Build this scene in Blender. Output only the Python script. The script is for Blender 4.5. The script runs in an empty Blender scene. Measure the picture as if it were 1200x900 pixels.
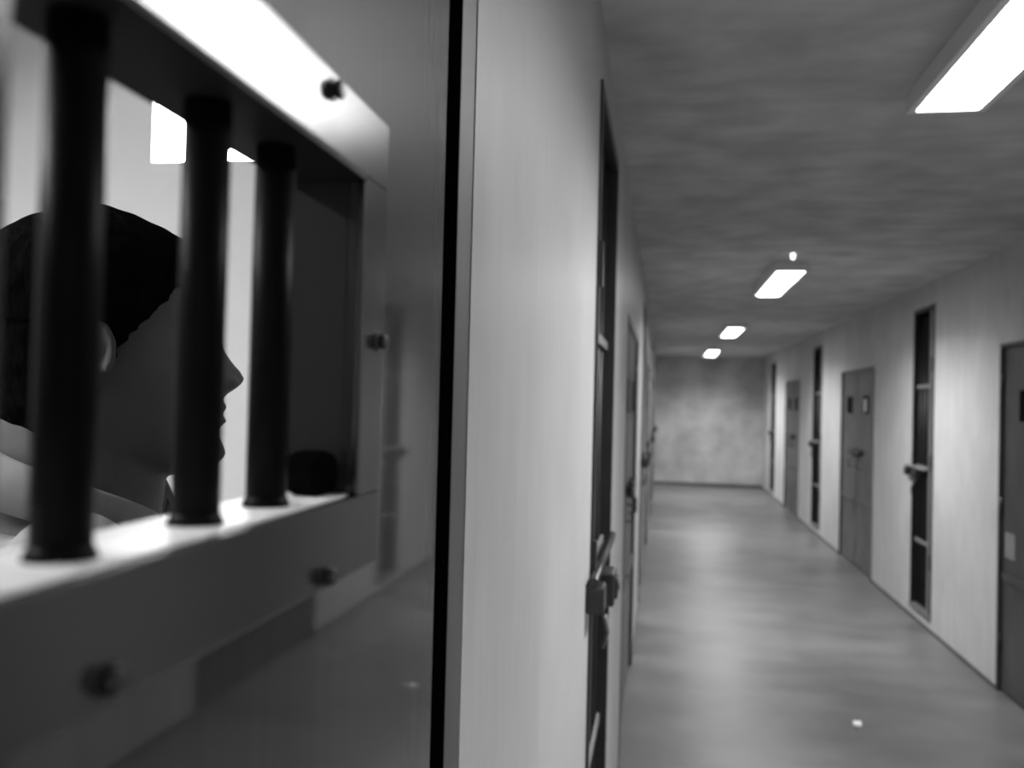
import bpy, bmesh, math, random
from mathutils import Vector, Matrix, noise
random.seed(7)
S = bpy.context.scene
C = S.collection

# ------------------------------------------------------------------ camera
YAW, PITCH, ROLL = 0.17643, 0.01820, -0.02474
cam_d = bpy.data.cameras.new('camera')
cam = bpy.data.objects.new('camera', cam_d)
C.objects.link(cam)
fw = Vector((-math.sin(YAW)*math.cos(PITCH), math.cos(YAW)*math.cos(PITCH), math.sin(PITCH)))
rt = Vector((math.cos(YAW), math.sin(YAW), 0))
up = rt.cross(fw)
cr, sr = math.cos(ROLL), math.sin(ROLL)
r3 = rt*cr - up*sr
u3 = rt*sr + up*cr
m = Matrix((r3, u3, -fw)).transposed().to_4x4()
CAMZ = 1.45
m.translation = Vector((0, 0, CAMZ))
cam.matrix_world = m
cam_d.sensor_width = 36
cam_d.lens = 30.0
cam_d.clip_start = 0.01
cam_d.dof.use_dof = True
cam_d.dof.focus_distance = 0.80
cam_d.dof.aperture_fstop = 5.6
S.camera = cam

# ------------------------------------------------------------------ world and exposure
w = bpy.data.worlds.new('world')
S.world = w
w.use_nodes = True
w.node_tree.nodes['Background'].inputs[0].default_value = (0.5, 0.5, 0.5, 1)
w.node_tree.nodes['Background'].inputs[1].default_value = 0.02
S.view_settings.view_transform = 'Standard'
S.view_settings.look = 'None'
S.view_settings.gamma = 1.0
S.view_settings.use_curve_mapping = False
S.view_settings.exposure = 0.0
LAMP = 16.0         # corridor luminaire diffusers
TUBE_W = 41.0        # shielded tubes of each corridor luminaire, watts
TUBE_SPREAD = 148.0
CELL_FILL = 115.0    # unseen lamp added to light the foreground cell
DAY = 40.0           # daylight on the small cell window

# ------------------------------------------------------------------ dimensions
A = 0.149           # left wall plane at x = -A
B = 1.741           # right wall plane
HC = CAMZ + 0.849   # ceiling
D = 15.6            # end wall
Y0 = -2.6           # wall behind the viewer
TW = 0.12           # wall thickness

# ------------------------------------------------------------------ materials
def g3(v): return (v, v, v, 1)

def mat(name, col, rough=0.5, metal=0.0, var=0.0, scale=8.0, stretch=(1, 1, 1), bump=0.0, rvar=0.0, spec=0.5,
        stain=0.0, stain_scale=1.5, bscale=None, detail=6.0, coat=0.0, ior=1.5):
    M = bpy.data.materials.new(name)
    M.use_nodes = True
    nt = M.node_tree
    N, L = nt.nodes, nt.links
    b = N['Principled BSDF']
    b.inputs['Roughness'].default_value = rough
    b.inputs['Metallic'].default_value = metal
    b.inputs['Specular IOR Level'].default_value = spec
    b.inputs['IOR'].default_value = ior
    if coat:
        b.inputs['Coat Weight'].default_value = coat
        b.inputs['Coat Roughness'].default_value = 0.05
        b.inputs['Coat IOR'].default_value = 1.6
    geo = N.new('ShaderNodeNewGeometry')
    mp = N.new('ShaderNodeMapping')
    mp.inputs['Scale'].default_value = stretch
    L.new(geo.outputs['Position'], mp.inputs['Vector'])
    nz = N.new('ShaderNodeTexNoise')
    nz.inputs['Scale'].default_value = scale
    nz.inputs['Detail'].default_value = detail
    L.new(mp.outputs[0], nz.inputs['Vector'])
    rmp = N.new('ShaderNodeValToRGB')
    rmp.color_ramp.elements[0].position = 0.3
    rmp.color_ramp.elements[1].position = 0.7
    rmp.color_ramp.elements[0].color = g3(col*(1-var))
    rmp.color_ramp.elements[1].color = g3(min(col*(1+var), 0.95))
    L.new(nz.outputs['Fac'], rmp.inputs['Fac'])
    out = rmp.outputs['Color']
    if stain:
        n2 = N.new('ShaderNodeTexNoise')
        n2.inputs['Scale'].default_value = stain_scale
        n2.inputs['Detail'].default_value = 5
        L.new(geo.outputs['Position'], n2.inputs['Vector'])
        r2 = N.new('ShaderNodeValToRGB')
        r2.color_ramp.elements[0].position = 0.35
        r2.color_ramp.elements[1].position = 0.62
        r2.color_ramp.elements[0].color = g3(1-stain)
        r2.color_ramp.elements[1].color = g3(1)
        L.new(n2.outputs['Fac'], r2.inputs['Fac'])
        mx = N.new('ShaderNodeMix')
        mx.data_type = 'RGBA'
        mx.blend_type = 'MULTIPLY'
        mx.inputs[0].default_value = 1
        L.new(out, mx.inputs[6])
        L.new(r2.outputs['Color'], mx.inputs[7])
        out = mx.outputs[2]
    L.new(out, b.inputs['Base Color'])
    if rvar:
        mr = N.new('ShaderNodeMapRange')
        mr.inputs['To Min'].default_value = max(rough-rvar, 0.02)
        mr.inputs['To Max'].default_value = rough+rvar
        L.new(nz.outputs['Fac'], mr.inputs['Value'])
        L.new(mr.outputs[0], b.inputs['Roughness'])
    if bump:
        bp = N.new('ShaderNodeBump')
        bp.inputs['Strength'].default_value = bump
        bp.inputs['Distance'].default_value = 0.004
        src = nz
        if bscale:
            src = N.new('ShaderNodeTexNoise')
            src.inputs['Scale'].default_value = bscale
            src.inputs['Detail'].default_value = 6
            L.new(mp.outputs[0], src.inputs['Vector'])
        L.new(src.outputs['Fac'], bp.inputs['Height'])
        L.new(bp.outputs[0], b.inputs['Normal'])
    return M

def emit(name, strength):
    M = bpy.data.materials.new(name)
    M.use_nodes = True
    nt = M.node_tree
    nt.nodes.remove(nt.nodes['Principled BSDF'])
    e = nt.nodes.new('ShaderNodeEmission')
    e.inputs['Strength'].default_value = strength
    e.inputs['Color'].default_value = (1, 1, 1, 1)
    nt.links.new(e.outputs[0], nt.nodes['Material Output'].inputs[0])
    return M

M_wall = mat('painted_concrete_wall', 0.44, 0.42, var=0.06, scale=6, stretch=(6, 6, 1.1), bump=0.22, rvar=0.08, stain=0.14, stain_scale=1.8)
M_wallR = mat('painted_concrete_wall_right', 0.58, 0.6, var=0.06, scale=4, stretch=(3, 3, 1), bump=0.2, stain=0.16, stain_scale=1.4)
M_end = mat('stained_concrete_end_wall', 0.50, 0.75, var=0.14, scale=1.6, stretch=(1.4, 1, 0.7), bump=0.2, stain=0.3, stain_scale=2.4)
M_ceil = mat('raw_concrete_ceiling', 0.56, 0.85, var=0.12, scale=6, stretch=(0.8, 2.0, 1), bump=1.0, stain=0.25, stain_scale=4)
M_floor = mat('polished_concrete_floor', 0.155, 0.38, var=0.18, scale=1.6, stretch=(1, 2.2, 1), bump=0.05, bscale=4, rvar=0.08, stain=0.28, stain_scale=1.6)
M_panel = mat('dark_glossy_steel_paint', 0.022, 0.36, var=0.3, scale=10, stretch=(10, 10, 0.7), bump=0.03, rvar=0.06, spec=0.10, coat=1.0)
M_frame = mat('window_frame_paint', 0.018, 0.22, var=0.08, scale=30, bump=0.03, ior=1.75)
M_bar = mat('black_bar_paint', 0.006, 0.42, var=0.2, scale=60, bump=0.05, spec=0.03)
M_sill = mat('bare_worn_steel_lip', 0.82, 0.35, var=0.1, scale=60, bump=0.05)
M_reveal = mat('dark_reveal_paint', 0.010, 0.6, var=0.1, scale=40, spec=0.2)
M_rough = mat('matt_black_knob', 0.003, 0.9, var=0.1, scale=40, spec=0.0)
M_steel = mat('grey_steel_door_paint', 0.11, 0.38, var=0.22, scale=5, stretch=(1, 2, 0.6), bump=0.1, stain=0.35, stain_scale=5)
M_steel2 = mat('dark_grey_steel_door_paint', 0.055, 0.35, var=0.2, scale=5, stretch=(1, 2, 0.6), bump=0.1, stain=0.3, stain_scale=5)
M_jamb = mat('grey_jamb_paint', 0.15, 0.45, var=0.15, scale=20, stretch=(1, 1, 0.3), bump=0.15)
M_edge = mat('worn_grey_frame_paint', 0.085, 0.5, var=0.15, scale=20, stretch=(1, 1, 0.3), bump=0.1)
M_black = mat('black_gate_paint', 0.012, 0.4, var=0.2, scale=20)
M_cross = mat('light_worn_crossbar', 0.22, 0.4, var=0.1, scale=20)
M_lock = mat('dark_lock_steel', 0.03, 0.35, var=0.2, scale=30, metal=0.3)
M_bright = mat('bright_worn_metal', 0.55, 0.3, metal=0.7, var=0.1, scale=40)
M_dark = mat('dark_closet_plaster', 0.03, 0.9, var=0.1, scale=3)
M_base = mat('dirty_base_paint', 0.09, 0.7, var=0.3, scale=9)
M_cell = mat('cell_wall_paint', 0.62, 0.7, var=0.03, scale=5, bump=0.1)
M_fix = mat('white_lamp_housing', 0.75, 0.4, var=0.02)
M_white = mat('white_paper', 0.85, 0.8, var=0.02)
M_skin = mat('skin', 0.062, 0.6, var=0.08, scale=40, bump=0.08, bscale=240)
M_hair = mat('short_black_hair', 0.004, 0.95, var=0.4, scale=150, stretch=(1, 1, 0.4), bump=0.9, spec=0.0)
M_shirt = mat('light_grey_shirt_cloth', 0.22, 0.9, var=0.05, scale=30, bump=0.3, bscale=35)
M_trou = mat('dark_trouser_cloth', 0.06, 0.9, var=0.1, scale=30, bump=0.2)
M_shoe = mat('black_shoe_leather', 0.02, 0.4, var=0.1, scale=30)
M_eye = mat('eye', 0.03, 0.3)
M_em = emit('luminaire_diffuser', LAMP)
M_emc = emit('cell_luminaire_diffuser', CELL_FILL)
M_day = emit('daylit_frosted_pane', DAY)

# ------------------------------------------------------------------ helpers
class MB:
    def __init__(s): s.bm = bmesh.new()
    def box(s, x0, x1, y0, y1, z0, z1, bev=0.0):
        x0, x1 = min(x0, x1), max(x0, x1)
        y0, y1 = min(y0, y1), max(y0, y1)
        z0, z1 = min(z0, z1), max(z0, z1)
        v = [s.bm.verts.new(p) for p in ((x0,y0,z0),(x1,y0,z0),(x1,y1,z0),(x0,y1,z0),(x0,y0,z1),(x1,y0,z1),(x1,y1,z1),(x0,y1,z1))]
        fs = [s.bm.faces.new([v[i] for i in q]) for q in ((0,3,2,1),(4,5,6,7),(0,1,5,4),(1,2,6,5),(2,3,7,6),(3,0,4,7))]
        if bev:
            es = {e for f in fs for e in f.edges}
            bmesh.ops.bevel(s.bm, geom=list(es), offset=bev, segments=2, profile=0.5, affect='EDGES')
        return s
    def tube(s, pts, rad, n=14, cap=True):
        pts = [Vector(p) for p in pts]
        if not isinstance(rad, (list, tuple)): rad = [rad]*len(pts)
        rings = []
        for i, p in enumerate(pts):
            d = (pts[min(i+1, len(pts)-1)] - pts[max(i-1, 0)]).normalized()
            a = Vector((0, 0, 1)) if abs(d.z) < 0.9 else Vector((1, 0, 0))
            u = d.cross(a).normalized(); v = d.cross(u)
            rings.append([s.bm.verts.new(p + (u*math.cos(2*math.pi*k/n) + v*math.sin(2*math.pi*k/n))*rad[i]) for k in range(n)])
        for q in range(len(rings)-1):
            for k in range(n):
                f = s.bm.faces.new([rings[q][k], rings[q][(k+1) % n], rings[q+1][(k+1) % n], rings[q+1][k]])
                f.smooth = True
        if cap:
            s.bm.faces.new(rings[0][::-1]); s.bm.faces.new(rings[-1])
        return s
    def capsule(s, p, q, r0, r1, n=18, k=10):
        p, q = Vector(p), Vector(q)
        L = (q-p).length; d = (q-p)/L
        pts, rad = [], []
        for i in range(6):
            t = math.pi/2*(i/5.0); pts.append(p - d*r0*math.cos(t)); rad.append(max(r0*math.sin(t), 1e-4))
        for i in range(1, k):
            pts.append(p + d*L*i/k); rad.append(r0+(r1-r0)*i/k)
        for i in range(6):
            t = math.pi/2*(1-i/5.0); pts.append(q + d*r1*math.cos(t)); rad.append(max(r1*math.sin(t), 1e-4))
        return s.tube(pts, rad, n)
    def ell(s, c, r, rot=None, u=24, v=14):
        mt = Matrix.Translation(Vector(c))
        if rot: mt = mt @ rot
        mt = mt @ Matrix.Diagonal((r[0], r[1], r[2], 1))
        res = bmesh.ops.create_uvsphere(s.bm, u_segments=u, v_segments=v, radius=1, matrix=mt)
        for vv in res['verts']:
            for f in vv.link_faces: f.smooth = True
        return s
    def rings(s, rr, cap=True):
        R = [[s.bm.verts.new(p) for p in ring] for ring in rr]
        n = len(R[0])
        for q in range(len(R)-1):
            for k in range(n):
                f = s.bm.faces.new([R[q][k], R[q][(k+1) % n], R[q+1][(k+1) % n], R[q+1][k]]); f.smooth = True
        if cap:
            s.bm.faces.new(R[0][::-1]); s.bm.faces.new(R[-1])
        return s
    def build(s, name, material, parent=None):
        bmesh.ops.recalc_face_normals(s.bm, faces=s.bm.faces)
        if parent is not None:
            o = Vector(parent['_w']) if '_w' in parent else Vector(parent.location)
            bmesh.ops.translate(s.bm, verts=s.bm.verts, vec=-o)
        me = bpy.data.meshes.new(name)
        s.bm.to_mesh(me); s.bm.free()
        me.materials.append(material)
        ob = bpy.data.objects.new(name, me)
        C.objects.link(ob)
        if parent is not None:
            ob.parent = parent
            ob['_w'] = list(o)
        return ob

def tag(o, label, cat, group=None, kind=None):
    o['label'] = label; o['category'] = cat
    if group: o['group'] = group
    if kind: o['kind'] = kind
    return o

def empty(name, loc):
    o = bpy.data.objects.new(name, None)
    o.empty_display_size = 0.05
    o.location = loc
    C.objects.link(o)
    return o

def struct(o, label, cat): return tag(o, label, cat, kind='structure')

ZF = 0.0
DT = CAMZ + 0.357    # top of the double doors
GT = CAMZ + 0.70     # top of the narrow gates

DBL_L = [(-0.68, 0.645), (3.47, 4.80), (7.58, 8.90), (11.62, 12.92)]
DBL_R = [(-0.50, 0.82), (3.55, 4.87), (7.60, 8.94), (11.60, 12.88)]
SLIT = [(-2.12, -1.65), (1.93, 2.40), (5.98, 6.45), (10.02, 10.56), (14.02, 14.52)]
SLIT_L = [(1.84, 2.50)]+SLIT[2:]
SLIT_R = SLIT[1:]

# ------------------------------------------------------------------ room shell
def wall_side(name, xa, xb, openings, material, label):
    mb = MB()
    ops = sorted(openings)
    y = Y0
    for (a, b_, top, bot) in ops:
        mb.box(xa, xb, y, a, 0, HC)
        mb.box(xa, xb, a, b_, top, HC)
        if bot > 0: mb.box(xa, xb, a, b_, 0, bot)
        y = b_
    mb.box(xa, xb, y, D, 0, HC)
    bmesh.ops.remove_doubles(mb.bm, verts=mb.bm.verts, dist=1e-5)
    # drop the coincident inner faces where two boxes touch
    seen = {}
    for f in mb.bm.faces:
        seen.setdefault(tuple(round(c, 4) for c in f.calc_center_median()), []).append(f)
    bmesh.ops.delete(mb.bm, geom=[f for l in seen.values() if len(l) > 1 for f in l], context='FACES')
    return struct(mb.build(name, material), label, 'wall')

opL = [(a, b, DT, 0) for a, b in DBL_L] + [(a, b, GT, 0.09) for a, b in SLIT_L]
opR = [(a, b, DT, 0) for a, b in DBL_R] + [(a, b, GT, 0.09) for a, b in SLIT_R]
wall_side('wall_left', -A-TW, -A, opL, M_wall, 'bright painted concrete corridor wall beside the large barred door')
wall_side('wall_right', B, B+TW, opR, M_wallR, 'pale corridor wall on the right with narrow dark gates')
struct(MB().box(-A-TW, B+TW, D, D+0.15, 0, HC).build('wall_end', M_end), 'stained grey concrete wall closing the far end', 'wall')
struct(MB().box(-A-TW, B+TW, Y0-0.15, Y0, 0, HC).build('wall_back', M_end), 'concrete wall closing the corridor behind the viewer', 'wall')
struct(MB().box(-2.7, 3.4, Y0-0.15, D+0.15, -0.12, 0).build('floor', M_floor), 'smooth grey polished concrete corridor floor', 'floor')
struct(MB().box(-2.7, 3.4, Y0-0.15, D+0.15, HC, HC+0.12).build('ceiling', M_ceil), 'dark board-marked concrete corridor ceiling', 'ceiling')

# foreground cell behind the barred door
CX, CY0, CY1 = -2.45, -1.3, 1.72
struct(MB().box(CX-0.1, CX, CY0-0.1, CY1+0.1, 0, HC).build('wall_cell_back', M_cell), 'pale rear wall inside the cell behind the barred door', 'wall')
struct(MB().box(CX, -A-TW, CY0-0.1, CY0, 0, HC).build('wall_cell_near', M_cell), 'pale side wall of the cell nearest the viewer', 'wall')
WX0, WX1, WZ0, WZ1 = -1.135, -0.875, CAMZ+0.508, CAMZ+0.76
mb = MB()
mb.box(CX, WX0, CY1, CY1+0.1, 0, HC); mb.box(WX1, -A-TW, CY1, CY1+0.1, 0, HC)
mb.box(WX0, WX1, CY1, CY1+0.1, 0, WZ0); mb.box(WX0, WX1, CY1, CY1+0.1, WZ1, HC)
struct(mb.build('wall_cell_far', M_cell), 'bright cell wall seen behind the man between the bars', 'wall')
wr = empty('window_1', ((WX0+WX1)/2, CY1+0.05, WZ0))
struct(wr, 'small bright square window high on the cell wall behind the bars', 'window')
MB().box(WX0, WX1, CY1+0.02, CY1+0.03, WZ0, WZ1).build('pane', M_day, wr)

# dark spaces behind the other doors, joined per side
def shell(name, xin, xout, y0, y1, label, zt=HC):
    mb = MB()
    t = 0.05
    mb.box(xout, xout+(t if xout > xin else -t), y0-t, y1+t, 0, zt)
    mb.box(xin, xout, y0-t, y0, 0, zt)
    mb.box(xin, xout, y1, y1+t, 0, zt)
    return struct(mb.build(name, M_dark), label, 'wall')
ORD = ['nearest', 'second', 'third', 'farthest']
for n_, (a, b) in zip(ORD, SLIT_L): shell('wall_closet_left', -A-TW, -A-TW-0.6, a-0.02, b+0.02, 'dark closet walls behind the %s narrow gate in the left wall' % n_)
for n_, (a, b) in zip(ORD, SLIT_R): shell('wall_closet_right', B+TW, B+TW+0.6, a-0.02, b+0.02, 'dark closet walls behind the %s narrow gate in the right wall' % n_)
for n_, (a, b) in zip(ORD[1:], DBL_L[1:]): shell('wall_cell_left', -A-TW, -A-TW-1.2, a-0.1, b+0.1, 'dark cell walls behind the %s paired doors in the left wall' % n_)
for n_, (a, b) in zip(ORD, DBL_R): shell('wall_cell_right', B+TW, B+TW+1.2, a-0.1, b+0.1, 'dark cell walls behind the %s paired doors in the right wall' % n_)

# thin dark strips along the foot of the walls, between the openings
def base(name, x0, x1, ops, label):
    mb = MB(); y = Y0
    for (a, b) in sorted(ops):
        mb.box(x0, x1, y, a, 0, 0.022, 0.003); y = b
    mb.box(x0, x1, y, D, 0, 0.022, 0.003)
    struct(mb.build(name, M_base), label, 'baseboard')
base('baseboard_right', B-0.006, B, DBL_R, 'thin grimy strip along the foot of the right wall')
base('baseboard_left', -A, -A+0.006, DBL_L, 'thin grimy strip along the foot of the left wall')
struct(MB().box(-A+0.006, B-0.006, D-0.008, D, 0, 0.05, 0.003).build('baseboard_end', M_base), 'dark strip at the foot of the end wall', 'baseboard')

# ------------------------------------------------------------------ side mapping
def sx(side, out):   # distance out of the wall into the corridor
    return -A+out if side == 'L' else B-out

# ------------------------------------------------------------------ steel cell doors
door_n = [0]
def door_leaf(side, y0, y1, meet, label, body=None, extra=None, front=-0.012, thick=0.037, lite=False):
    """meet: +1 if the lock edge is the larger y"""
    body = body or M_steel
    door_n[0] += 1
    X = lambda o: sx(side, o)
    root = empty('door_%d' % door_n[0], (X(front-thick/2), (y0+y1)/2, 0.012))
    struct(root, label, 'door')
    zt = DT-0.028
    zb = 0.012
    wy0 = y0+0.190*(y1-y0)/0.588; wy1 = wy0+0.231
    if meet < 0: wy0, wy1 = y0+y1-wy1, y0+y1-wy0
    wz0, wz1 = CAMZ-0.049, CAMZ+0.108
    xa, xb = X(front-thick), X(front)
    mb = MB()
    mb.box(xa, xb, y0, wy0, zb, zt); mb.box(xa, xb, wy1, y1, zb, zt)
    mb.box(xa, xb, wy0, wy1, zb, wz0); mb.box(xa, xb, wy0, wy1, wz1, zt)
    mb.build('panel', body, root)
    fr = MB()
    fxa, fxb = X(front), X(front+0.004)
    o = 0.032
    fr.box(fxa, fxb, wy0-o, wy1+o, wz1, wz1+0.035, 0.001); fr.box(fxa, fxb, wy0-o, wy1+o, wz0-0.037, wz0, 0.001)
    fr.box(fxa, fxb, wy0-o, wy0, wz0, wz1, 0.001); fr.box(fxa, fxb, wy1, wy1+o, wz0, wz1, 0.001)
    f = fr.build('window_frame', M_frame if body is M_panel else body, root)
    for i, yy in enumerate((wy0+0.0485, wy0+0.119, wy0+0.175)):
        bx = X(front-0.017)
        MB().tube([(bx, yy, wz0-0.004), (bx, yy, wz1+0.004)], 0.0086, 16).build('bar', M_bar, root)
    # rails and bolt
    if not lite:
        MB().box(X(front), X(front+0.012), y0+0.03, y1-0.03, CAMZ-0.87, CAMZ-0.83, 0.002).build('rail', body, root)
        ly = y1-0.06 if meet > 0 else y0+0.06
        li = ly-0.16*meet
        MB().tube([(X(front+0.02), li, CAMZ-0.40), (X(front+0.02), ly+0.05*meet, CAMZ-0.40)], 0.009, 12).build('slide_bolt', M_cross, root)
        lk = MB()
        lk.box(X(front), X(front+0.03), ly-0.035, ly+0.035, CAMZ-0.445, CAMZ-0.375, 0.004)
        lk.build('lock', M_lock, root)
        MB().box(X(front), X(front+0.03), min(li, li+0.03), max(li, li+0.03), CAMZ-0.425, CAMZ-0.38, 0.003).build('bolt_keeper', M_lock, root)
        MB().tube([(X(front+0.005), ly-0.09*meet, CAMZ-0.55), (X(front+0.035), ly-0.09*meet, CAMZ-0.545), (X(front+0.035), ly-0.09*meet, CAMZ-0.475), (X(front+0.005), ly-0.09*meet, CAMZ-0.47)], 0.006, 10).build('pull_handle', M_lock, root)
        hy = y0 if meet > 0 else y1
        for hz in (0.25, 0.95, 1.6):
            MB().tube([(X(front+0.006), hy, hz-0.05), (X(front+0.006), hy, hz+0.05)], 0.008, 12).build('hinge', M_lock, root)
    return root, (wy0, wy1, wz0, wz1)

trim_n = [0]
def door_frame(side, y0, y1, material, zt=DT, ft=0.022, name_label='steel door frame', proud=0.004):
    trim_n[0] += 1
    mb = MB()
    a, b = sx(side, -0.06), sx(side, proud)
    mb.box(a, b, y0, y0+ft, 0, zt, 0.002); mb.box(a, b, y1-ft, y1, 0, zt, 0.002)
    mb.box(a, b, y0+ft, y1-ft, zt-ft, zt, 0.002)
    return struct(mb.build('trim_%d' % trim_n[0], material), name_label, 'door frame')

# foreground door, larger than life, with glossy paint and bolts
door_frame('L', -0.68, 0.645, M_edge, ft=0.045, proud=-0.001, name_label='grey steel frame at the edge of the large foreground door')
root, (wy0, wy1, wz0, wz1) = door_leaf('L', -0.02, 0.561, 1, 'large glossy dark steel door with barred window filling the left foreground', M_panel, front=-0.001)
struct(MB().box(-A-0.060, -A-0.042, 0.545, 0.602, 0, DT-0.046).box(-A-0.0599, -A-0.0012, 0.5992, 0.6002, 0, DT-0.046).build('trim_stop', M_rough), 'black door stop in the gap beside the foreground door', 'door frame')  # black strips put the shade of the gap into colour
def bolt(y, z, parent, r=0.0042):
    m_ = MB()
    m_.tube([(-A+0.002, y, z), (-A+0.0035, y, z)], 0.0052, 18)
    m_.tube([(-A+0.0045, y, z), (-A+0.0075, y, z), (-A+0.0082, y, z)], [r, r, r*0.8], 6)
    return m_.build('frame_bolt', M_lock, parent)
for (y, z) in ((0.352, 0.134), (0.421, 0.028), (0.358, -0.080), (0.208, -0.078), (0.217, 0.131), (0.152, 0.028)):
    bolt(y, CAMZ+z, root)
# lining of the opening
MB().box(-A-0.036, -A-0.006, wy1, wy1+0.003, wz0, wz1).box(-A-0.036, -A-0.006, wy1-0.001, wy1+0.003, wz0, wz1).build('side_lining', M_reveal, root)
MB().box(-A-0.040, -A+0.003, wy0, wy1, wz1-0.002, wz1+0.001).build('top_lining', M_reveal, root)
MB().box(-A-0.040, -A-0.002, wy0, wy1, wz0-0.003, wz0+0.001, 0.0006).build('sill_lip', M_sill, root)
for yy in (wy0+0.0485, wy0+0.119, wy0+0.175):
    MB().tube([(-A-0.018, yy, wz0), (-A-0.018, yy, wz0+0.003), (-A-0.018, yy, wz0+0.006)], [0.0105, 0.0095, 0.0082], 18).build('weld_collar', M_bar, root)
kb = MB()
kb.box(-A-0.028, -A-0.006, wy1-0.023, wy1-0.001, wz0+0.001, wz0+0.022, 0.006)
kb.build('latch_knob', M_rough, root)
MB().tube([(-A-0.0315, wy1-0.0085, wz0+0.003), (-A-0.0325, wy1-0.0085, wz0+0.010), (-A-0.0315, wy1-0.0085, wz0+0.022)], [0.0022, 0.0018, 0.0012], 8).build('latch_pull', M_bright, root)  # thin bright tube drawing a sliver beside the dark block
# the other leaf, out of the frame to the left
door_leaf('L', -0.64, -0.03, -1, 'dark steel door leaf beside the foreground door outside the left edge', M_steel2, lite=True)

names_pos = ['first', 'second', 'third', 'fourth']
for i, (a, b) in enumerate(DBL_L[1:]):
    door_frame('L', a, b, M_steel2, name_label=names_pos[i]+' steel door frame along the left wall beyond the near gate')
    mid = (a+b)/2
    door_leaf('L', a+0.024, mid-0.008, 1, 'near leaf of the %s pair of steel doors past the left gate' % names_pos[i])
    door_leaf('L', mid+0.008, b-0.024, -1, 'far leaf of the %s pair of steel doors past the left gate' % names_pos[i])
rl = ['pair of steel doors behind the viewer on the right', 'dark steel doors cut by the right edge of the photo',
      'paired grey steel doors between two black gates on right wall', 'farthest paired grey doors on right wall']
for i, (a, b) in enumerate(DBL_R):
    door_frame('R', a, b, M_steel2, name_label='door frame around the '+rl[i])
    mid = (a+b)/2
    r1, wn = door_leaf('R', a+0.024, mid-0.008, 1, 'near leaf of the '+rl[i], M_steel2 if i == 1 else M_steel)
    r2, wf = door_leaf('R', mid+0.008, b-0.024, -1, 'far leaf of the '+rl[i], M_steel2 if i == 1 else M_steel)
    if i == 1:
        p = MB().box(B+0.010, B+0.0125, b-0.19, b-0.065, CAMZ-0.75, CAMZ-0.62, 0.001).build('notice_plate', M_cross)
        tag(p, 'small pale rectangular plate on the dark door at the right edge', 'plate')
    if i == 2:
        p = MB().box(B+0.006, B+0.0075, mid-0.36, mid-0.27, CAMZ-0.03, CAMZ+0.08).build('paper_tag', M_white)  # white sheet paints the cell light showing through the window
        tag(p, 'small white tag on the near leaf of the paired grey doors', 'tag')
        MB().box(B+0.008, B+0.012, a+0.08, mid-0.05, CAMZ+0.16, CAMZ+0.31, 0.001).build('patch_plate', M_jamb, r1)['label'] = 'paler steel patch above the window'

# ------------------------------------------------------------------ narrow barred gates
def gate(side, y0, y1, label):
    X = lambda o: sx(side, o)
    root = empty('barred_gate', (X(-0.03), (y0+y1)/2, 0.09))
    tag(root, label, 'gate', 'narrow barred gates along the corridor')
    zb, zt = 0.09, GT
    fr = MB()
    a, b = X(-0.045), X(0.006)
    fr.box(a, b, y0, y0+0.03, zb, zt, 0.002); fr.box(a, b, y1-0.022, y1, zb, zt, 0.002)
    fr.box(a, b, y0+0.03, y1-0.022, zt-0.03, zt, 0.002)
    fr.build('frame', M_black, root)
    MB().box(X(-0.06), X(0.012), y0, y1, 0.075, 0.10, 0.003).build('threshold', M_jamb, root)
    MB().box(X(-0.050), X(-0.044), y0+0.02, y1-0.012, zb+0.01, zt-0.02).build('back_sheet', M_black, root)
    MB().box(X(-0.040), X(-0.004), y0+0.034, y0+0.12, zb+0.01, zt-0.032, 0.002).build('stile', M_jamb, root)
    n = 4
    for k in range(n):
        yy = y0+0.15+(y1-y0-0.172)*(k+0.5)/n
        MB().tube([(X(-0.030), yy, zb+0.012), (X(-0.030), yy, zt-0.032)], 0.008, 12).build('bar', M_black, root)
    for h in (0.545, 1.055, 1.61):
        MB().box(X(-0.022), X(-0.014), y0+0.151, y1-0.023, h-0.012, h+0.012, 0.001).build('crossbar', M_cross, root)
    # bolt and lock; the lock edge is the far one on the right wall and the near one on the left wall
    e, d = (y1, 1) if side == 'R' else (y0, -1)
    e2 = y0+0.10 if side == 'R' else y1-0.10
    u = 0.0 if side == 'R' else 0.03
    MB().tube([(X(0.016), e2, 1.050+u), (X(0.016), e+0.09*d, 1.050+u)], 0.010, 12).build('slide_bolt', M_cross if side == 'R' else M_lock, root)
    MB().box(X(0), X(0.038), e+0.015*d, e+0.09*d, 0.985+u, 1.040+u, 0.005).build('bolt_keeper', M_lock, root)
    c = e-0.14*d
    lk = MB()
    lk.box(X(-0.014), X(0.034+u/2), c-0.05, c+0.05, 0.960+u, 1.035+u, 0.006)
    lk.box(X(0.033+u/2), X(0.040+u/2), c-0.03, c+0.03, 0.975+u, 1.02+u, 0.002)
    lk.tube([(X(0.039+u/2), c, 0.998+u), (X(0.043+u/2), c, 0.998+u)], 0.010, 14)
    lk.build('lock_case', M_lock, root)
    MB().tube([(X(0.026), c, 0.960), (X(0.030), c+0.05, 0.91), (X(0.016), c+0.10, 0.86)], 0.006, 8).build('pull_chain', M_cross, root)
    for hz in (0.45, 1.1, 1.75):
        MB().box(X(0.006), X(0.014), y0+0.002, y0+0.028, hz-0.05, hz+0.05, 0.002).build('hinge', M_lock, root)
    return root
gl = ['black barred gate in the left wall nearest the foreground door', 'second narrow gate along the left wall',
      'third narrow gate along the left wall', 'farthest narrow gate along the left wall']
gr_ = ['narrow black gate in right wall beside the viewer', 'black barred gate with pale crossbars, nearest fully seen on right wall',
       'second black gate on right wall beyond the paired grey doors', 'farthest thin black gate on the right wall by the end wall']
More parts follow.
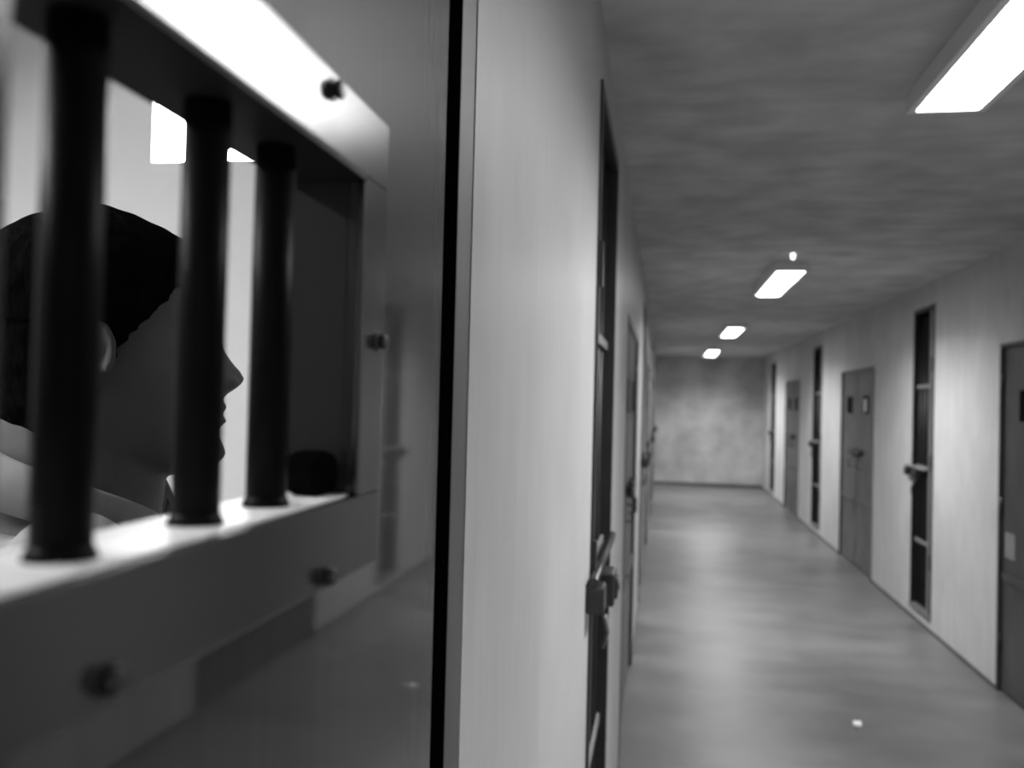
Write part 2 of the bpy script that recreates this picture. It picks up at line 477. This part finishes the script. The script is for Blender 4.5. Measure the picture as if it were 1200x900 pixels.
for i, (a, b) in enumerate(SLIT_L): gate('L', a, b, gl[i])
for i, (a, b) in enumerate(SLIT_R): gate('R', a, b, gr_[i])

# ------------------------------------------------------------------ luminaires
def lamp(y0, y1, label, x0=0.645, x1=0.800, zb=CAMZ+0.799, M=None, group='ceiling lamps along the corridor'):
    root = empty('ceiling_lamp', ((x0+x1)/2, (y0+y1)/2, HC))
    tag(root, label, 'lamp', group)
    h = MB()
    h.box(x0-0.02, x0, y0-0.02, y1+0.02, zb-0.006, HC, 0.002); h.box(x1, x1+0.02, y0-0.02, y1+0.02, zb-0.006, HC, 0.002)
    h.box(x0, x1, y0-0.02, y0, zb-0.006, HC); h.box(x0, x1, y1, y1+0.02, zb-0.006, HC)
    h.build('housing', M_fix, root)
    MB().box(x0, x1, y0, y1, zb+0.022, zb+0.032).build('diffuser', M or M_em, root)
    if M is None:
        ld = bpy.data.lights.new('tube_light', 'AREA')
        ld.shape = 'RECTANGLE'; ld.size = x1-x0-0.01; ld.size_y = y1-y0-0.02
        ld.energy = TUBE_W*(y1-y0)/1.15; ld.spread = math.radians(TUBE_SPREAD)
        lo = bpy.data.objects.new('tube_light', ld)
        C.objects.link(lo); lo.parent = root
        lo.location = (0, 0, zb+0.018-HC)
    return root
lamp(-2.75+0.2, -1.55, 'ceiling lamp on the corridor ceiling behind the viewer')
lamp(1.20, 2.41, 'nearest and largest glowing ceiling lamp at the top right')
lamp(5.22, 6.38, 'second glowing ceiling lamp from the viewer')
lamp(9.10, 10.25, 'third glowing ceiling lamp from the viewer')
lamp(13.0, 14.4, 'farthest glowing ceiling lamp near the end wall')
lamp(-0.5, 0.6, 'ceiling lamp inside the cell behind the barred door', -1.45, -1.30, M=M_emc, group='lamp in the cell')  # unseen lamp added to brighten the cell wall, sill and head rim
sp = MB().tube([(0.69, 4.93, HC), (0.69, 4.93, HC-0.02), (0.69, 4.93, HC-0.03)], [0.010, 0.010, 0.006], 14).build('indicator_light', emit('small_indicator', 4))  # small glowing stub added to draw a bright spot
tag(sp, 'tiny bright indicator light on the ceiling before the second lamp', 'light')

# scrap on the floor
sc = MB()
vs = [sc.bm.verts.new(p) for p in ((0.88, 4.12, 0.004), (0.912, 4.11, 0.006), (0.918, 4.15, 0.010), (0.885, 4.16, 0.005))]
f0 = sc.bm.faces.new(vs)
ex = bmesh.ops.extrude_face_region(sc.bm, geom=[f0])
bmesh.ops.translate(sc.bm, verts=[v for v in ex['geom'] if isinstance(v, bmesh.types.BMVert)], vec=(0, 0, 0.012))
tag(sc.build('paper_scrap', M_white), 'tiny white scrap lying on the corridor floor, right foreground', 'paper')

# ------------------------------------------------------------------ the man in the cell
EX, EY = -0.493, 0.692         # ear axis on the floor plan
CH = CAMZ-0.066                # chin height
FA = math.radians(54.3)        # facing, from +y towards +x
Fv = Vector((math.sin(FA), math.cos(FA), 0)); Sv = Vector((math.cos(FA), -math.sin(FA), 0))
def W(f, s, z):
    if z > 0.13: z = 0.13+(z-0.13)*0.85
    elif z < 0.085: z -= 0.0085*min(1, (0.085-z)/0.085)
    return Vector((EX, EY, CH)) + Fv*f + Sv*s + Vector((0, 0, z))

def interp(tab, z):
    if z <= tab[0][0]: return tab[0][1:]
    for i in range(len(tab)-1):
        if z <= tab[i+1][0]:
            t = (z-tab[i][0])/(tab[i+1][0]-tab[i][0])
            return tuple(a+(b-a)*t for a, b in zip(tab[i][1:], tab[i+1][1:]))
    return tab[-1][1:]
HEAD = [(-0.002, .070, 0.00, .020), (0.002, .086, -.012, .033), (0.008, .096, -.024, .042), (0.015, .101, -.034, .049),
        (0.024, .0995, -.056, .055), (0.033, .0955, -.070, .060), (0.043, .098, -.078, .0635), (0.050, .097, -.083, .065),
        (0.056, .0985, -.086, .067), (0.070, .100, -.090, .069), (0.085, .0975, -.093, .0705), (0.105, .0915, -.096, .0725),
        (0.120, .0925, -.097, .0745), (0.130, .0955, -.099, .076), (0.145, .0945, -.102, .077), (0.165, .0905, -.102, .0772),
        (0.185, .086, -.097, .0745), (0.203, .069, -.085, .067), (0.220, .045, -.064, .053), (0.232, .020, -.038, .034),
        (0.239, .000, -.018, .016), (0.2415, -.007, -.011, .004)]
def ga(x, w): return math.exp(-(x/w)**2)
def headpt(z, t, off=0.0):
    fr, bk, hw = interp(HEAD, z)
    c, L = (fr+bk)/2, (fr-bk)/2
    ct, st = math.cos(t), math.sin(t)
    f = c + (L+off)*ct
    s = (hw+off)*st*(1-0.10*ct)
    if ct > 0 and off == 0.0:
        # nose
        amp = 0.0
        N = [(0.064, 0, .010), (0.069, .008, .013), (0.073, .0145, .014), (0.0765, .0188, .0135), (0.080, .0203, .0125), (0.084, .0196, .011), (0.089, .0168, .010), (0.095, .0130, .009), (0.108, .0075, .008), (0.120, .003, .009), (0.128, 0, .01)]
        if 0.064 < z < 0.128:
            am, wd = interp(N, z); f += am*ga(s, wd)
        f += .0055*ga(s, .017)*ga(z-.0545, .0042)        # upper lip
        f += .0060*ga(s, .015)*ga(z-.0435, .0042)        # lower lip
        f -= .0030*ga(s, .020)*ga(z-.0490, .0018)        # mouth line
        f -= .0070*ga(abs(s)-.031, .013)*ga(z-.115, .011)  # eye sockets
        f += .0020*ga(abs(s)-.028, .018)*ga(z-.130, .006)  # brows
        f += .0030*ga(abs(s)-.042, .016)*ga(z-.088, .014)  # cheek bones
        f += .0030*ga(s, .016)*ga(z-.013, .010)            # chin
    return f, s
zs = [-.002+.2435*i/110 for i in range(111)]
NT = 96
hm = MB()
hm.rings([[W(*(lambda q: (q[0], q[1], z))(headpt(z, 2*math.pi*k/NT))) for k in range(NT)] for z in zs])
for sg in (-1, 1):
    # ear: helix, lobe, inner bowl
    pts = []
    for i in range(15):
        a_ = math.radians(-70+i*300/14)
        pts.append(W(-0.011-0.0135*math.cos(a_), sg*(0.0765+0.005*abs(math.sin(a_*0.5))), 0.098+0.023*math.sin(a_)))
    hm.tube(pts, 0.0034, 10)
    rot = Matrix.Rotation(-FA, 4, 'Z')
    hm.ell(W(-0.011, sg*0.0755, 0.098), (0.005, 0.0135, 0.0235), rot)
    hm.ell(W(-0.013, sg*0.077, 0.074), (0.004, 0.008, 0.010), rot)
    # nostril wings
    hm.ell(W(0.104, sg*0.012, 0.0755), (0.006, 0.009, 0.0065), rot, 14, 10)
# torso
TOR = [(-0.60, 0, .085, .13), (-0.54, -.004, .108, .162), (-0.46, -.002, .106, .158), (-0.38, 0, .098, .140), (-0.28, -.004, .108, .150),
       (-0.18, -.010, .112, .168), (-0.12, -.018, .098, .172), (-0.085, -.022, .082, .150), (-0.062, -.024, .070, .105), (-0.045, -.018, .066, .076),
       (-0.02, -.018, .069, .060), (0.02, -.018, .071, .058), (0.05, -.018, .068, .052)]
def torso(mb, off, z0, z1, steps, tab=TOR, n=48):
    rr = []
    for i in range(steps+1):
        z = z0+(z1-z0)*i/steps
        c, rf, rs = interp(tab, z)
        rr.append([W(c+(rf+off)*math.cos(2*math.pi*k/n), (rs+off)*math.sin(2*math.pi*k/n), z) for k in range(n)])
    mb.rings(rr)
torso(hm, 0, -0.60, 0.05, 40)
LEG = CH-0.0
for sg in (-1, 1):
    sh, el, wrp = W(-.02, sg*.165, -.100), W(-.060, sg*.215, -.36), W(-.005, sg*.225, -.585)
    hm.capsule(sh, el, .046, .036); hm.capsule(el, wrp, .036, .025)
    palm = W(.010, sg*.222, -.655)
    hm.capsule(W(-.007, sg*.225, -.60), W(.010, sg*.220, -.645), .023, .020)
    hm.capsule(W(.015, sg*.222, -.625), W(.033, sg*.220, -.665), .014, .012)
    for q, ln in enumerate((.062, .072, .068, .052)):
        f0_ = .037-.019*q
        zb_ = -.665-.004*(1.5-abs(q-1.2))
        p0 = W(f0_, sg*.218, zb_); p1 = W(f0_+.006, sg*.214, zb_-ln*.5); p2 = W(f0_+.010, sg*.203, zb_-ln*.85)
        hm.capsule(p0, p1, .0088, .0080, 12, 4); hm.capsule(p1, p2, .0080, .0068, 12, 4)
    hm.capsule(W(.023, sg*.212, -.615), W(.055, sg*.206, -.645), .012, .010, 12, 4)
    hm.capsule(W(.055, sg*.206, -.645), W(.065, sg*.202, -.675), .0095, .0078, 12, 4)
    hp, kn, an = W(0, sg*.085, -.58), W(.012, sg*.092, -.93), W(-.045, sg*.095, -1.30)
    hm.capsule(hp, kn, .082, .052); hm.capsule(kn, an, .052, .036)
    hm.capsule(W(-.065, sg*.095, -1.335), W(.08, sg*.100, -1.350), .034, .022)
def remesh(obj, vox, smooth=2):
    r = obj.modifiers.new('r', 'REMESH'); r.mode = 'VOXEL'; r.voxel_size = vox; r.use_smooth_shade = True
    if smooth:
        s_ = obj.modifiers.new('s', 'SMOOTH'); s_.factor = 0.5; s_.iterations = smooth
    dg = bpy.context.evaluated_depsgraph_get()
    me = bpy.data.meshes.new_from_object(obj.evaluated_get(dg))
    obj.modifiers.clear()
    mtl = obj.data.materials[0]
    obj.data = me
    if not me.materials: me.materials.append(mtl)
    for p in me.polygons: p.use_smooth = True
base_o = bpy.data.objects.new('tmp', None); base_o.location = (EX, EY, 0)
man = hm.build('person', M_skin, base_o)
man.parent = None
man.location = (EX, EY, 0)
man['_w'] = [EX, EY, 0]
bpy.data.objects.remove(base_o)
remesh(man, 0.003, 2)
tag(man, 'man in profile facing right behind the cell bars, short black hair, light shirt', 'person')

# hair: a cap grown off the scalp
def hairline(z, t):
    """True where hair grows; t = 0 is straight ahead"""
    a_ = abs((t+math.pi) % (2*math.pi)-math.pi)
    if z > 0.205: return True
    if a_ < 0.75: return z > 0.180
    if a_ < 0.98: return z > 0.168 - (a_-0.75)*0.03
    if a_ < 1.50: return z > 0.160-(a_-0.98)*0.115          # temple slanting to the sideburn
    if a_ < 1.68: return z > 0.094
    if a_ < 1.95: return z > 0.128
    return z > 0.038-0.02*(a_-1.95)
hb = MB()
zz = [0.01+0.2315*i/100 for i in range(101)]
NH = 180
def hp_(z, t):
    f, s = headpt(min(z, 0.2405), t, 0.0001)
    p = W(f, s, z)
    nz_ = noise.noise(p*90)*0.0012
    cx, cs, cz = -0.0, 0.0, 0.13
    d = Vector((f-cx, s, (z-cz)*0.9)).normalized()
    off = (0.0075 if z > 0.12 else 0.0045)+nz_
    return W(f+d.x*off, s+d.y*off, z+d.z*off), W(f-d.x*.004, s-d.y*.004, z-d.z*.004)
grid = {}
def gv(i, k, w_):
    k %= NH
    if (i, k, w_) not in grid: grid[(i, k, w_)] = hb.bm.verts.new(hp_(zz[i], 2*math.pi*k/NH)[w_])
    return grid[(i, k, w_)]
mask = {(i, k): hairline((zz[i]+zz[i+1])/2+0.004*noise.noise(Vector((i*.3, k*.3, 0))), 2*math.pi*(k+.5)/NH) for i in range(100) for k in range(NH)}
for (i, k), on in mask.items():
    if not on: continue
    for w_ in (0, 1):
        q = [gv(i, k, w_), gv(i, k+1, w_), gv(i+1, k+1, w_), gv(i+1, k, w_)]
        f_ = hb.bm.faces.new(q); f_.smooth = True
    for (di, dk, e0, e1) in ((-1, 0, (i, k), (i, k+1)), (1, 0, (i+1, k), (i+1, k+1)), (0, -1, (i, k), (i+1, k)), (0, 1, (i, k+1), (i+1, k+1))):
        if not mask.get((i+di, (k+dk) % NH), False):
            hb.bm.faces.new([gv(*e0, 0), gv(*e1, 0), gv(*e1, 1), gv(*e0, 1)]).smooth = True
hair = hb.build('hair', M_hair, man)
remesh(hair, 0.002, 2)
for sg in (-1, 1):
    MB().ell(W(.0765, sg*.031, .1145), (.0115, .0115, .0115), None, 20, 12).build('eye', M_eye, man)
    MB().tube([W(.0925, sg*.014, .128), W(.0915, sg*.028, .131), W(.081, sg*.044, .129)], [.0022, .003, .002], 8).build('eyebrow', M_hair, man)
# shirt
sm = MB()
SH = [(-0.58, 0, .128, .192), (-0.46, 0, .127, .178), (-0.36, 0, .120, .160), (-0.26, -.004, .124, .166), (-0.16, -.012, .124, .182), (-0.11, -.020, .108, .182),
      (-0.08, -.024, .094, .158), (-0.05, -.025, .081, .112), (-0.03, -.024, .073, .085), (-0.015, -.022, .068, .072)]
torso(sm, 0, -0.58, -0.045, 40, SH)
for sg in (-1, 1):
    sm.capsule(W(-.02, sg*.165, -.105), W(-.04, sg*.212, -.33), .060, .054)
    sm.capsule(W(-.022, sg*.100, -.070), W(-.022, sg*.165, -.098), .050, .056)
shirt = sm.build('shirt', M_shirt, man)
remesh(shirt, 0.005, 4)
# collar: folded band standing around the neck
cb = MB()
def collar(t, lay, v):
    a_ = abs((t+math.pi) % (2*math.pi)-math.pi)/math.pi     # 0 front, 1 back
    near = math.sin(t) > 0
    top = -0.004+0.040*(a_-0.5)/0.5 if a_ > 0.5 else -0.004-0.034*(0.5-a_)/0.35
    if not near: top += 0.034*ga(a_-.15, .3)
    bot = top-0.034-0.012*ga(a_-.25, .2)
    r = [.061, .065, .076][lay] if v else 0
    return top, bot
NC = 64
prof = lambda top, bot: [(top-0.030, .0585), (top, .0610), (top+.003, .0640), (top, .0670), (bot, .0790+.002), (bot, .0765), (top-.004, .0640), (top-.028, .0610)]
rows = []
for k in range(NC):
    t = 2*math.pi*k/NC
    top, bot = collar(t, 0, 0)
    rows.append([W(-.022+r*1.19*math.cos(t), r*1.04*math.sin(t), z) for z, r in prof(top, bot)])
R_ = [[cb.bm.verts.new(p) for p in row] for row in rows]
for k in range(NC):
    if k < 6 or k > NC-2: continue
    a_, b_ = R_[k], R_[(k+1) % NC]
    for j in range(8):
        cb.bm.faces.new([a_[j], a_[(j+1) % 8], b_[(j+1) % 8], b_[j]]).smooth = True
cb.bm.faces.new(R_[6]); cb.bm.faces.new(R_[NC-1][::-1])
loose = [v for v in cb.bm.verts if not v.link_faces]
bmesh.ops.delete(cb.bm, geom=loose, context='VERTS')
cb.build('collar', M_shirt, man)
# trousers and shoes
tm = MB()
torso(tm, 0.014, -0.60, -0.44, 14)
for sg in (-1, 1):
    tm.capsule(W(0, sg*.086, -.585), W(.012, sg*.092, -.93), .094, .068)
    tm.capsule(W(.012, sg*.092, -.93), W(-.040, sg*.095, -1.285), .068, .056)
tr = tm.build('trousers', M_trou, man)
remesh(tr, 0.007, 4)
for sg in (-1, 1):
    s2 = MB()
    rr = []
    for i, (f, hw, h) in enumerate([(-.075, .012, .03), (-.070, .028, .055), (-.04, .034, .078), (0.0, .036, .085), (.05, .038, .066), (.10, .043, .048), (.14, .042, .040), (.17, .032, .034), (.188, .014, .024)]):
        rr.append([W(f-.04, sg*.098+hw*math.cos(a2)*1.0, -CH+0.003+h*0.5+h*0.5*(math.sin(a2) if math.sin(a2) > -0.8 else -1)) for a2 in [2*math.pi*k/20 for k in range(20)]])
    s2.rings(rr)
    s2.build('shoe', M_shoe, man)

for o in bpy.data.objects:
    if '_w' in o: del o['_w']
